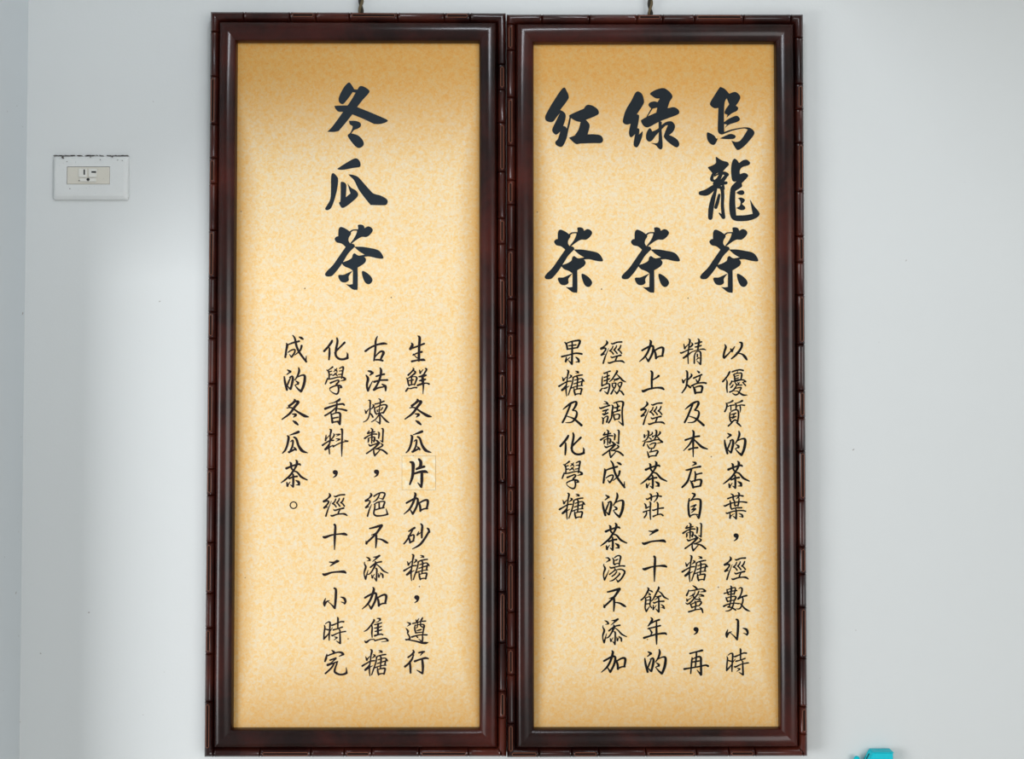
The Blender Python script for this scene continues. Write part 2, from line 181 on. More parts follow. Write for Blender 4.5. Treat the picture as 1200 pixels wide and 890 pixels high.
'zi':(R2,"185,628,8 210,642,20 190,675,10 165,700,6;158,680,10 150,740,16 155,820,18 165,850,16;165,700,8 205,685,12 250,685,16 265,705,20 262,780,20 248,860,18;246,862,16 228,838,5;175,755,10 220,738,14;215,745,8 185,780,6;180,785,8 215,775,16;215,780,12 180,810,6;162,845,12 200,828,10 235,830,10"),
'shu':(Z(845,685),"275,50,20 300,95,50 290,250,38 285,420,38 265,560,32 240,640,35;170,150,25 185,240,40 215,300,38;180,160,20 290,125,28 400,100,32 410,170,38 375,290,38;90,270,35 180,245,28 300,205,28 455,185,35;220,300,30 380,280,32;140,385,25 165,450,40 190,505,38;150,405,25 280,365,30 400,355,35 430,385,45 395,460,38;190,505,30 290,475,28 390,460,28;80,640,50 180,590,35 300,560,28 400,550,28 500,565,35;375,490,30 350,610,38 300,720,35 220,770,30 130,780,15;200,660,40 300,680,35 420,745,42;510,140,10 560,100,28 605,130,45 600,220,40 550,350,38 490,430,45;490,430,45 600,370,40 740,330,45;620,380,30 635,470,40 600,600,38 560,690,35 500,720,28 440,705,10;510,550,15 590,590,28 660,680,42 750,750,50 840,785,12"),
'mi':(Z(798,684),"340,65,15 420,115,48 470,175,50;240,220,25 360,205,32 500,175,32 630,165,32 700,225,60;700,235,40 570,250,15;225,190,20 205,260,38 165,350,48;400,230,15 395,290,25 350,340,40 250,380,12;345,320,30 365,400,35 430,460,32 560,470,38;560,470,30 510,400,10;520,230,35 480,320,38 380,440,40 280,550,38 190,600,38 135,565,12;510,340,12 580,325,30 650,365,50;650,370,35 530,375,10;165,450,20 180,505,50;180,500,35 320,405,10;400,510,20 430,570,40 425,660,38 410,770,35;255,570,20 290,640,38 320,705,40;290,610,25 400,560,28 540,520,35 590,560,45 530,645,35;320,700,32 430,665,28 530,645,28;225,825,45 320,800,40 430,765,32 560,750,25;540,700,12 600,745,50 635,850,30"),
'zai':(R4,"165,612,14 210,600,12 280,583,18;225,600,12 225,640,14 215,740,12;185,650,8 180,700,14 172,800,10;190,665,8 230,645,12 265,648,18 268,700,18 270,810,18;268,812,18 232,768,5;190,692,12 250,682,12;112,758,18 160,750,12 250,735,12 310,722,14 335,730,18"),
'shang':(R5,"560,345,12 572,365,20 568,430,18 568,510,16;572,430,10 610,410,12 632,392,20;478,528,12 490,535,22 540,515,16 610,503,14 660,505,20 680,518,14"),
'yan':(Z(701,432),"165,140,30 190,140,40 280,100,32 350,80,35;265,130,30 265,250,38 255,400,38 235,430,30;175,260,35 250,235,32 320,205,35;175,360,35 250,335,32 325,300,38;125,225,20 115,320,35 105,500,38;110,505,42 200,465,32 290,440,32 330,480,45 315,600,42 270,735,42;265,735,42 180,665,12;110,580,30 60,650,48;120,580,10 200,575,38 270,545,30;530,60,20 550,90,50 480,200,40 400,320,35 325,385,18;540,170,18 620,250,38 700,340,48 790,390,25;455,320,30 520,320,55 590,295,48;450,400,8 480,355,25;405,430,20 410,500,38 440,560,32;410,445,18 480,425,30 515,440,35 490,540,35 450,600,35 375,735,45;560,450,18 590,500,35 620,545,35;570,450,20 620,410,30 680,410,40 670,480,38 630,560,35 600,640,35 540,730,45;540,730,45 470,645,15;600,640,20 670,670,40 735,760,42"),
'tiao':(Z(700,467),"200,85,12 270,120,40 305,170,45;290,165,30 180,165,8;60,265,20 100,290,45 220,250,38 360,205,38;160,370,35 230,350,38 310,325,38;290,330,20 230,410,28;155,460,35 220,460,45 305,425,38;240,470,20 190,500,15;135,555,20 170,610,40 160,735,38;165,610,25 230,540,25 290,520,35 305,560,42 270,690,45;415,195,20 450,240,45 425,400,40 410,560,38 330,710,42;475,140,25 560,110,32 680,90,35 750,130,55 725,300,42 720,500,42 745,780,45;740,775,45 610,665,12;550,140,25 590,200,42 575,350,40;490,275,30 560,270,45 640,225,35;455,405,25 540,385,35 655,345,42;465,430,20 480,540,40 510,630,35;490,490,25 580,460,28 645,490,45 620,600,38;505,610,28 620,600,30"),
'ying':(Z(749,502),"240,75,20 275,110,45 260,240,40 200,340,32 100,385,15;150,190,35 155,260,50;160,240,20 230,195,8;375,115,20 380,160,38 310,215,25;280,265,15 345,320,38;480,60,30 505,110,48 480,250,40 440,340,35;385,210,10 395,245,50;400,245,25 470,200,15;600,110,38 610,140,45 550,210,35 500,240,20;510,245,15 560,290,35 600,340,30;170,400,20 300,390,38 430,350,35 560,335,30 620,360,50 670,405,50;670,405,35 520,445,12;170,400,30 125,510,45;235,475,20 270,550,38 300,590,30;305,490,20 380,445,32 480,435,35 450,520,38 420,580,32;290,590,28 420,580,30;370,590,25 330,690,30;235,680,20 260,760,42 285,850,38;300,695,30 400,675,32 510,650,35 540,690,48 480,800,40;280,830,35 380,805,30 495,805,32"),
'zhuang':(Z(749,575),"210,245,35 250,255,40 370,190,35 500,160,30 640,175,42;305,100,20 350,140,45 350,290,38;505,60,20 540,110,48 510,240,38 425,345,15;300,335,20 330,370,42 320,560,38 320,700,38 330,840,28;155,380,20 190,430,42 200,520,40;200,515,35 310,465,25;125,630,40 220,595,30 310,575,25;215,600,25 210,690,38 150,790,38;520,350,30 545,400,45 540,560,40 535,700,35;385,570,25 430,575,40 550,530,32 700,510,42;410,755,45 500,715,32 620,690,35 690,730,42"),
'yu':(Z(749,685),"240,105,20 275,145,48 200,300,40 130,400,38 55,460,38;290,175,15 340,195,40 390,225,25;260,240,15 320,300,42;320,300,30 260,320,8;175,390,20 190,450,40 180,600,40 175,700,35 210,790,42;190,400,25 280,365,28 325,375,42 325,480,38 310,600,35;205,470,25 310,455,25;205,575,28 310,560,25;210,785,42 250,720,30 300,650,18;305,600,20 360,685,35;555,80,25 570,115,50 500,250,42 420,410,38 360,490,20;550,200,18 640,260,35 720,370,45 845,435,20;480,360,15 530,365,35 620,345,48;540,390,30 440,465,8;415,530,30 440,545,38 550,505,35 715,495,42;560,370,35 570,500,42 570,800,48;560,800,45 480,715,12;410,610,20 410,730,45;410,720,30 500,610,10;635,585,12 700,640,45 725,700,42;720,690,35 630,675,8"),
'tang_soup':(Z(703,648),"165,150,12 240,155,38 285,210,50;280,220,45 175,280,8;120,330,12 110,370,25 150,460,50 115,580,38 105,680,30 135,790,42;135,785,42 200,650,28 265,500,8;425,145,30 500,95,32 570,90,35 600,135,48 575,250,38 560,355,35;365,155,18 400,220,40 400,320,40 440,355,30;430,225,20 480,215,35 520,190,25;420,335,30 500,315,28 560,310,25;285,410,20 330,445,42 480,410,32 620,385,32 715,390,42;430,460,25 440,500,35 360,570,32 280,630,38;445,520,20 540,485,28 640,490,35 720,555,48 670,680,45 600,780,42 525,845,42;520,845,42 475,770,12;490,545,30 440,620,35 350,690,32;555,590,20 575,620,40 480,720,35 380,800,35 285,825,15"),
'nian':(R8,"560,275,8 572,295,18 545,340,14 530,355,6;545,340,8 590,312,12 638,295,16;535,378,14 590,365,12 648,350,14;550,385,8 565,410,16;612,300,8 612,380,16 612,450,18 613,525,8;495,465,18 560,445,14 630,428,14 690,422,18 705,432,12;555,445,8 570,415,12"),
'guo':(R9,"335,75,8 352,95,16 360,140,16;350,85,10 400,68,12 465,58,16 478,72,18 455,125,16;360,140,12 455,125,12;375,108,10 440,100,12;405,65,12 405,180,16 402,278,18;402,280,16 370,245,5;308,210,16 370,195,12 440,178,14 495,185,16;350,215,8 345,255,18;345,252,12 385,215,5;440,215,8 462,235,18 468,258,16;466,256,12 440,262,5"),
}
import math as _m
SMALL['full_stop'] = (TF, " ".join("%.1f,%.1f,8" % (192+31*_m.cos(k*_m.pi/12), 741+31*_m.sin(k*_m.pi/12)) for k in range(25)))
# offsets in pixels of every occurrence from the one that was read; sheet 0 = left sign, 1 = right sign
PLACE = {k:[(0,0)] for k in SMALL}
PLACE.update({'dong':[(0,0),(-144,.2)],'gua':[(0,0),(-144.8,.5)],
'cha':[(0,0),(518,1.4),(421.3,1.5),(374.4,74)],'jia':[(0,0),(-48.8,111.1),(276,-178.9),(231.4,185.3)],
'zhi':[(0,0),(373.1,111.3),(276.5,1.9)],'comma':[(0,0),(47.2,147.4),(-48.3,.6),(421.5,74.8),(374.5,184.7)],
'jing':[(0,0),(469.9,74.3),(324.9,-179.2),(372,-107.5)],'bu':[(0,0),(278.8,74.5)],'tian':[(0,0),(279.5,74.5)],
'tang':[(0,0),(-48.8,111.6),(326.1,1.3),(181.6,-216.3),(182.3,-71.9)],'cheng':[(0,0),(372.8,147.2)],
'de':[(0,0),(516.1,74.5),(373.1,147),(422.7,330.6)],'hua':[(0,0),(276.8,111.4)],'xue':[(0,0),(277.5,110.8)],
'ji':[(0,0),(-143.1,.1)],'er':[(0,0),(374.5,-36.3)],'shi_ten':[(0,0),(374.8,37.4)],'xiao':[(0,0),(471.4,36.6)],
'shi_time':[(0,0),(472,36.8)]})
# the large title characters: outlines ("!" = sharp corner) and strokes ("s:")
BIG = {
'title_dong':((370,80,8.9),"345,148 375,175 403,220! 435,222! 462,187 510,195 560,235 545,270 490,330 432,405! 550,452 640,490 748,540 730,565 670,582 608,582! 500,530 382,482! 320,560 240,655! 190,665 120,663! 180,600 285,455! 230,450 196,400 220,390 332,388! 372,330 415,255! 385,250! 350,300 300,362 275,375 245,355 240,310 265,250 300,190;347,548! 420,550 465,570 470,605 440,630 400,645 372,680! 440,700 490,750 500,800 460,832 420,820 370,765 335,710 340,690 362,670 385,610 355,585"),
'title_gua':((370,180,11.12),"278,200! 400,120 515,62 570,95 585,150 565,178 480,190 380,210 310,212;225,255 270,290 292,340 280,460 245,600 200,710 150,740 122,720 150,670 190,590 198,450 200,300;345,368 385,385 400,430 392,570! 452,520! 430,450 415,388! 460,445 520,480 553,530 530,580 450,650 380,700 340,708 315,675 303,640 320,620 325,500 325,385;427,272! 480,277 550,305 620,380 700,470 755,522 850,550 925,595 938,635 915,670 850,675 715,672! 640,580 560,470 500,350 455,305"),
'title_cha':((370,250,8.9),"262,143 310,160 355,192 368,215 345,255 343,290 360,315! 395,322 408,345 385,372! 340,420 290,500 240,575 180,645 150,660 110,658 97,635 120,600 180,540 250,440 312,352! 270,318 220,305 197,270 215,245 235,240! 238,170;s:350,205,20 385,178,14 435,175,14;440,125 470,118 500,130 510,155! 545,137 580,150 595,180 570,220 530,248 480,248 430,275 372,318! 360,312! 400,260 425,210 432,180 443,160;400,350! 480,350 560,362 640,380 680,410 706,460 690,475 630,468 560,452 500,456 440,456! 440,446! 510,432! 455,400;405,418 440,440 500,452 525,485 505,525 437,568! 437,780 420,800 380,792 315,740! 350,745 385,740! 388,600! 350,575 300,555 270,520 285,510 330,495 375,468 385,435;390,598! 345,655 345,700 310,722 265,715 238,675 240,645 290,642 330,625;485,603 530,620 575,660 592,700 570,735 540,740 510,715 485,650"),
'title_hong':((630,90,9.89),"295,128 340,170 362,230 345,275 262,385! 300,405 325,440 320,500 297,570! 325,580 345,615 348,660 330,730 295,800 260,813 215,790 205,755 235,720 262,635! 230,665 205,670 175,640 172,600 210,520 258,420! 220,470 180,520 140,525 100,510 87,480 100,430 180,290;s:378,470,18 365,540,22 348,610,20 335,690,16;370,445 440,410 535,370! 570,328 630,332 690,370 710,410 690,445 560,500! 595,540 603,580 580,668! 650,666 730,680 760,730 735,768 650,770 500,775 440,778 362,708! 430,680! 475,610 498,525! 450,515 400,488 370,465"),
'title_lu':((720,90,9.89),"275,170 320,200 343,270 335,320 260,435! 287,450 280,520 265,595! 290,610 285,670! 330,628! 320,700 285,790 255,820 222,785 240,665! 205,698 180,695 168,640 188,545! 140,555 100,530 105,470 135,380 200,270 240,190;413,195 470,155 560,130 610,150 655,190 673,235 640,290 617,365! 690,352 740,380 752,415 730,440 640,475 520,520 420,575 370,587 330,560 308,510 330,490 380,462 485,415! 497,358! 450,368 425,365 395,330 410,300 460,285 500,295! 525,252! 480,250 440,225;s:440,360,16 410,410,14 378,462,12;515,515 550,525! 548,620 560,800 540,842 510,830 480,795 420,768! 490,770 512,745! 515,640 512,560;410,595 440,635! 500,605 560,550 610,520 670,520 703,570 685,630 640,672 615,670! 670,690 730,730 753,780 735,815 700,812 620,755 575,700 580,660 620,562! 590,570 540,620 490,670 440,735 400,752 368,720 372,650"),
'title_wu':((810,90,9.89),"345,120 395,145 440,197! 505,175 550,200 570,240 550,290 518,335! 545,360 530,395 470,425 410,475! 420,440! 388,425 395,385 440,320! 412,250! 388,300 380,450 383,640! 470,610 600,587 670,590 715,615 733,655 700,710 620,800 545,850 505,815 465,738! 510,755 560,745 600,700 655,612! 600,600 480,625 400,655 350,670 312,640 308,560 315,362! 270,365 225,335 220,300 260,230 325,130;378,530 440,485 520,452 555,470 563,500 530,525 440,555 385,600! 415,555! 378,545;195,645 265,680 290,715 310,712! 290,760 265,790 225,780 190,735 180,670;332,715! 400,682 460,662 510,680 512,705 480,722 390,722"),
'title_long':((810,180,9.89),"290,38 330,65 370,85 420,98 437,130 415,155 370,205 345,240 330,225! 300,228 265,255 235,215 200,175 197,158 240,140 285,110 285,60;s:250,245,30 238,300,40 265,318,25;s:270,262,14 325,232,20 380,228,40 415,245,45;s:350,230,40 310,310,50 275,350,50;s:275,315,20 310,280,12;s:405,340,35 330,355,45 260,395,62 180,450,75 110,460,50;s:400,265,40 350,330,50;s:290,410,25 255,520,52 230,640,60 222,745,52;s:300,395,20 350,400,40 365,480,40 362,600,38 375,740,42;s:370,740,38 325,692,14;s:325,480,30 305,560,40 285,625,38;s:370,375,30 375,410,30;500,60 530,75 555,110! 600,78 645,72 682,105 665,135 590,160 563,200 565,240! 610,225 645,235 660,260 630,300 585,345! 590,380 560,405 513,435! 510,560 522,718! 620,715 712,700! 695,610 680,530! 730,610 780,670 792,710 750,750 660,780 540,785 480,765 450,710 440,600 450,450 465,385 525,322! 490,325 470,290 462,180 475,95;522,455! 560,430 600,428 617,455 600,478 560,478;540,520! 580,510 622,535 610,565 590,585 625,620 620,648 580,657 520,632! 560,610 572,570 560,535"),
}
PLACE.update({k:[(0,0)] for k in BIG})
PLACE['title_cha'] = [(0,0),(257.3,3.2),(347.4,3.2),(439.3,3.2)]
# ---------------------------------------------------------------- builders
def link(name, bm, m, parent=None, smooth=False, loc=(0, 0, 0)):
    me = bpy.data.meshes.new(name); bm.to_mesh(me); bm.free()
    if smooth:
        for p in me.polygons: p.use_smooth = True
    me.materials.append(m)
    o = bpy.data.objects.new(name, me); C.objects.link(o); o.location = loc
    if parent: o.parent = parent
    return o
def thing(name, label, cat, loc, group=None):
    o = bpy.data.objects.new(name, None); C.objects.link(o); o.location = loc; o.empty_display_size = 0.05
    o['label'] = label; o['category'] = cat
    if group: o['group'] = group
    return o
def box(bm, x0, x1, y0, y1, z0, z1, bev=0, seg=2):
    vs = [bm.verts.new((x, y, z)) for x in (x0, x1) for y in (y0, y1) for z in (z0, z1)]
    fs = [(0, 1, 3, 2), (4, 6, 7, 5), (0, 4, 5, 1), (2, 3, 7, 6), (0, 2, 6, 4), (1, 5, 7, 3)]
    F = [bm.faces.new([vs[i] for i in f]) for f in fs]
    bmesh.ops.recalc_face_normals(bm, faces=F)
    if bev:
        es = list({e for f in F for e in f.edges})
        bmesh.ops.bevel(bm, geom=es, offset=bev, segments=seg, affect='EDGES')
def boxo(name, m, parent, b, bev=0, seg=2, smooth=False):
    bm = bmesh.new(); box(bm, *b, bev, seg); return link(name, bm, m, parent, smooth)
def tube(bm, pts, r, n=6, closed=False):
    rings = []; L = len(pts)
    for i, p in enumerate(pts):
        if closed: d = pts[(i+1) % L]-pts[i-1]
        else: d = pts[min(i+1, L-1)]-pts[max(i-1, 0)]
        d.normalize(); a = d.orthogonal().normalized() if i == 0 and not rings else None
        if i == 0: a0 = Vector((0, -1, 0)) - d*d.dot(Vector((0, -1, 0)))
        a0 = Vector((0, -1, 0)) - d*d.dot(Vector((0, -1, 0)))
        if a0.length < 1e-3: a0 = d.orthogonal()
        a0.normalize(); b0 = d.cross(a0)
        rr = r(i/(L-1)) if callable(r) else r
        rings.append([bm.verts.new(p + (a0*math.cos(t)+b0*math.sin(t))*rr) for t in [2*math.pi*k/n for k in range(n)]])
    for i in range(L if closed else L-1):
        A, B = rings[i], rings[(i+1) % L]
        for k in range(n): bm.faces.new([A[k], A[(k+1) % n], B[(k+1) % n], B[k]])
    if not closed: bm.faces.new(rings[0][::-1]); bm.faces.new(rings[-1])
    bmesh.ops.recalc_face_normals(bm, faces=bm.faces)
# ---- flat brush marks
def catmull(pts, sub):
    out = []
    for i in range(len(pts)-1):
        p0 = pts[max(i-1, 0)]; p1 = pts[i]; p2 = pts[i+1]; p3 = pts[min(i+2, len(pts)-1)]
        for s in range(sub):
            t = s/sub
            out.append(tuple(0.5*((2*b)+(-a+c)*t+(2*a-5*b+4*c-d)*t*t+(-a+3*b-3*c+d)*t**3) for a, b, c, d in zip(p0, p1, p2, p3)))
    out.append(tuple(pts[-1])); return out
def stroke(bm, pts, tf, y, gain=1.0):
    if len(pts) > 2: pts = catmull(pts, 5)
    L = []; R = []
    for i, (x, yy, w) in enumerate(pts):
        a = pts[max(i-1, 0)]; b = pts[min(i+1, len(pts)-1)]
        dx, dy = b[0]-a[0], b[1]-a[1]; l = math.hypot(dx, dy) or 1
        nx, ny = -dy/l, dx/l; h = max(w, 1)*gain/2
        L.append((x+nx*h, yy+ny*h)); R.append((x-nx*h, yy-ny*h))
    def V(q): p = tf(*q); return bm.verts.new((p.x, y, p.z))
    lv = [V(q) for q in L]; rv = [V(q) for q in R]
    for i in range(len(lv)-1):
        try: bm.faces.new([lv[i], lv[i+1], rv[i+1], rv[i]])
        except ValueError: pass
    for (x, yy, w), d in ((pts[0], -1), (pts[-1], 1)):     # round ends
        i = 0 if d < 0 else len(pts)-1; j = 1 if d < 0 else len(pts)-2
        ang = math.atan2(pts[i][1]-pts[j][1], pts[i][0]-pts[j][0]); h = max(w, 1)*gain/2
        arc = [V((x+math.cos(ang+t)*h, yy+math.sin(ang+t)*h)) for t in [math.pi*(k/5-0.5) for k in range(6)]]
        bm.faces.new(arc)
def outline(bm, toks, tf, y):
    pts = []
    for s in toks:
        sharp = s.endswith('!'); x, yy = map(float, s.rstrip('!').split(',')); pts.append((x, yy, sharp))
    n = len(pts); out = []
    for i in range(n):
        p1, p2 = pts[i], pts[(i+1) % n]
        p0 = p1 if p1[2] else pts[i-1]; p3 = p2 if p2[2] else pts[(i+2) % n]
        for s in range(4):
            t = s/4
            out.append(tuple(0.5*((2*b)+(-a+c)*t+(2*a-5*b+4*c-d)*t*t+(-a+3*b-3*c+d)*t**3) for a, b, c, d in zip(p0[:2], p1[:2], p2[:2], p3[:2])))
    ps = [tf(*q) for q in out]
    vs = [bm.verts.new((p.x, y, p.z)) for p in ps]
    for tri in tessellate_polygon([[Vector((p.x, p.z, 0)) for p in ps]]):
        try: bm.faces.new([vs[i] for i in tri])
        except ValueError: pass

# ---------------------------------------------------------------- room
def structure(name, b, m):
    o = boxo(name, m, None, b); o['kind'] = 'structure'; return o
XL = P(28, 445).x; H = 2.95
structure('wall_back', (XL, 2.6, 0, 0.15, 0, H), M_WALL)
structure('wall_left', (XL-0.15, XL, -0.20, 0.15, 0, H), M_SIDE)
structure('wall_left', (XL-0.15, XL, -2.85, -0.20, 1.80, H), M_SIDE)   # above and below an unseen opening, its header added to shade the wall top
structure('wall_left', (XL-0.15, XL, -2.85, -0.20, 0, 0.30), M_SIDE)
structure('floor', (XL-0.15, 2.6, -2.85, 0.15, -0.1, 0), M_FLOOR)
structure('ceiling', (XL-0.15, 2.6, -2.85, 0.15, H, H+0.1), M_WALL)
structure('wall_front', (XL-0.15, 2.75, -3.0, -2.85, 2.25, H), M_WALL)   # unseen lintel over the open shopfront, added to cut the high daylight
structure('wall_right', (2.6, 2.75, -2.85, 0.15, 0, H), M_WALL)
structure('shade_box_1', (0.41, 2.6, -1.1, 0, 2.37, H), M_WALL)   # unseen box added to cast the shadow in the wall's upper right

# ---------------------------------------------------------------- framed signs
OFF = 0.012                 # the frames stand a little off the wall
REF = 0.014+OFF; PAPER = 0.007+OFF
BAMB = [(0.0, 0.0), (0.0, 0.010), (0.010, 0.0150), (0.055, 0.0182), (0.10, 0.0198), (0.15, 0.0201), (0.20, 0.0196), (0.27, 0.0172), (0.31, 0.0135), (0.33, 0.010), (0.33, 0.0)]
MOLD = [(0.335, 0.0), (0.335, 0.0120), (0.345, 0.0155), (0.37, 0.0190), (0.41, 0.0216), (0.46, 0.0230), (0.53, 0.0236), (0.60, 0.0237), (0.67, 0.0235), (0.74, 0.0229), (0.81, 0.0218), (0.88, 0.0203), (0.935, 0.0186), (0.965, 0.0172), (0.985, 0.0150), (1.0, 0.0090), (1.0, 0.0050)]
BAMB = [(u, h+(OFF if h else 0)) for u, h in BAMB]; MOLD = [(u, h+(OFF if h else 0)) for u, h in MOLD]
def cut(O0, O1, I0, I1, u, t):
    """point at offset u across and t along a side, cut square to the side but kept inside the mitres"""
    d = (O1-O0).normalized(); L = (O1-O0).length
    a = O0.lerp(I0, u); b = O1.lerp(I1, u); sa = (a-O0).dot(d); sb = (b-O0).dot(d)
    s = 0 if t <= 0 else 1 if t >= 1 else min(max((t*L-sa)/(sb-sa), 0), 1)
    return a.lerp(b, s)
def rail(name, O0, O1, I0, I1, prof, m, root, pinch=None, sub=1):
    """mitred moulding between two frame corners; pinch = node positions 0..1 along it"""
    bm = bmesh.new(); rows = []
    ts = [k/10 for k in range(11)]
    if pinch:
        L = (O1-O0).length
        for p in pinch:
            for d in (-0.0042, -0.0028, -0.0015, -0.0007, 0, 0.0007, 0.0015, 0.0028, 0.0042):
                t = p + d/L
                if 0.004 < t < 0.996: ts.append(t)
    ts = sorted(ts)
    for t in ts:
        k = 0.0
        if pinch:
            for p in pinch:
                d = abs(t-p)*(O1-O0).length
                if d < 0.0006: k = -0.0026
                elif d < 0.0011: k = -0.0010
                elif d < 0.0020: k = 0.0010
                elif d < 0.0035: k = 0.0004
        row = []
        for (u, h) in prof:
            q = cut(O0, O1, I0, I1, u, t)
            hh = h + (k if 0.009+OFF < h and pinch else 0)
            row.append(bm.verts.new((q.x, -hh, q.z)))
        rows.append(row)
    for A, B in zip(rows, rows[1:]):
        for i in range(len(A)-1): bm.faces.new([A[i], A[i+1], B[i+1], B[i]])
    bm.faces.new(rows[0]); bm.faces.new(rows[-1][::-1])
    bmesh.ops.remove_doubles(bm, verts=bm.verts, dist=0.00002)
    bmesh.ops.recalc_face_normals(bm, faces=bm.faces)
    for f in bm.faces: f.smooth = len(f.verts) <= 4
    for e in bm.edges:
        if len(e.link_faces) == 2 and e.calc_face_angle(0) > 0.50: e.smooth = False
    o = link(name, bm, m, root)
    return o
def carved_slot(O0, O1, I0, I1, t0, t1, parent):
    """worn raised outline of a long slot carved into a bamboo joint"""
    L = (O1-O0).length; g = 0.0040/L; pts = []
    def q(u, t):
        s = cut(O0, O1, I0, I1, u, t); return Vector((s.x, -0.0202-OFF, s.z))
    a, b = 0.085, 0.190
    A, B = t0+g, t1-g
    for u, t in ((a, A+g*.4), (a, B-g*.4), ((a+b)/2, B), (b, B-g*.4), (b, A+g*.4), ((a+b)/2, A)): pts.append(q(u, t))
    bm = bmesh.new(); tube(bm, pts, 0.00042, 5, True)
    f = bm.faces.new([bm.verts.new(p+Vector((0, 0.00005, 0))) for p in pts]); f.material_index = 1; f.normal_update()
    if f.normal.y > 0: f.normal_flip()
    o = link('carved_slot', bm, M_WORN, parent, True); o.data.materials.append(M_BACK); return o

# node positions (pixels along each side) and which gaps carry a carved slot
SIGNS = [
 dict(o=[(247,14),(592.7,15.5),(593.4,887),(239.5,887.5)], i=[(278,49.5),(561.5,50),(561.5,853.5),(273,854)],
  left=([39,92,149,189,219,274,330,370,401,454,513,553.6,584,639,698,738,768,823,879],[92,189,274,370,454,553.6,639,738,823]),
  right=([24,78,108,147,205,260,290,330,388,441.6,471,511,569,624,654,696,755,811,841.5,880],[78,147,260,330,441.6,511,624,696,811]),
  top=([286.5,340.5,371,410,466.5,521,551],[340.5,410,521]), bottom=([251,305.5,365,404,436,491.5,549,587],[305.5,404,491.5]), cord=423),
 dict(o=[(593.8,17),(941,17),(946,886.5),(594.2,888)], i=[(625.5,51.5),(907.5,51),(913,853),(626,853.5)],
  left=([30,61,117,174,215,244,297,355,395,424,480,537,575,606,662,719.6,761,792,848],[30,117,215,297,395,480,575,662,761,848]),
  right=([46,101,131,171,228,281,311.5,350,408,462,494,532.6,590,644,675.6,713.7,772.7,828.6,860],[101,171,281,350,462,532.6,644,713.7,828.6]),
  top=([635,690.5,746,776,813.5,870.5,926],[746,813.5]), bottom=([631.6,670,701.6,756.5,815.7,853.6,884.5,940],[597,670,756.5,853.6]), cord=762)]
SIGN_TXT = [
 ('framed winter melon tea sign in carved mahogany frame, left one of two', 'dong gua cha'),
 ('framed oolong, green and black tea sign in carved mahogany frame, right one of two', 'cha')]
sheets = []
for si, S in enumerate(SIGNS):
    O = [P(*p, REF) for p in S['o']]; I = [P(*p, 0.012+OFF) for p in S['i']]
    base = (O[2]+O[3])/2; base.y = 0
    root = thing('framed_sign', SIGN_TXT[si][0], 'sign', base, 'framed calligraphy signs hung side by side')
    Ol = [Vector((p.x-base.x, 0, p.z-base.z)) for p in O]; Il = [Vector((p.x-base.x, 0, p.z-base.z)) for p in I]
    sides = {'top': (0, 1, 0), 'right': (1, 2, 1), 'bottom': (3, 2, 0), 'left': (0, 3, 1)}
    for sd, (a, b, ax) in sides.items():
        nodes, slots = S[sd]
        lo, hi = S['o'][a][ax], S['o'][b][ax]
        pin = [(n-lo)/(hi-lo) for n in nodes]
        pin_in = [p for p in pin if 0.012 < p < 0.988]
        bo = rail('bamboo_molding', Ol[a], Ol[b], Il[a], Il[b], BAMB, M_BAMB, root, pin_in)
        rail('frame_rail', Ol[a], Ol[b], Il[a], Il[b], MOLD, M_WOOD, root)
        allp = sorted(set([max(p, 0.006) for p in pin]+[0.994]))
        for s in slots:
            t0 = max((s-lo)/(hi-lo), 0.006); t1 = min(p for p in allp if p > t0+0.01)
            carved_slot(Ol[a], Ol[b], Il[a], Il[b], t0, t1, bo)
    # sheet of parchment print
    x0 = (Il[0].x+Il[3].x)/2-0.006; x1 = (Il[1].x+Il[2].x)/2+0.006; z0 = Il[2].z-0.006; z1 = Il[0].z+0.006
    cx, cz, hw, hh = (x0+x1)/2, (z0+z1)/2, (x1-x0)/2, (z1-z0)/2
    bm = bmesh.new(); box(bm, -hw, hw, -PAPER, -PAPER+0.002, -hh, hh)
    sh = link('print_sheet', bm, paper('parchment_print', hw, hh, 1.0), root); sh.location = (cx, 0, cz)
    boxo('back_board', M_BACK, root, (x0-0.004, x1+0.004, -PAPER+0.002, -0.004, z0-0.004, z1+0.004))
    sheets.append((root, sh, base + Vector((cx, 0, cz))))
    # hanging cord
    cp = S['cord']; bx = P(cp, 15, 0.014).x-base.x; zt = Ol[0].z; bm = bmesh.new(); bm2 = bmesh.new()
    for k, (bmx, ph) in enumerate(((bm, 0), (bm2, math.pi))):
        pts = [Vector((bx+0.0022*math.cos(ph+s*0.55), -0.014+0.0022*math.sin(ph+s*0.55), zt-0.012+s*0.003)) for s in range(46)]
        tube(bmx, pts, 0.0024, 6)
    cord = link('hanging_cord', bm, mat('tan_cord', (0.12, 0.085, 0.04), 0.8)[0], root, True)
    link('cord_strand', bm2, mat('dark_cord', (0.025, 0.02, 0.012), 0.8)[0], cord, True)
    boxo('hanging_hook', mat('brass_hook', (0.35, 0.25, 0.10), 0.35)[0], root, (bx-0.006, bx+0.006, -0.018, 0, zt+0.112, zt+0.132), 0.002)

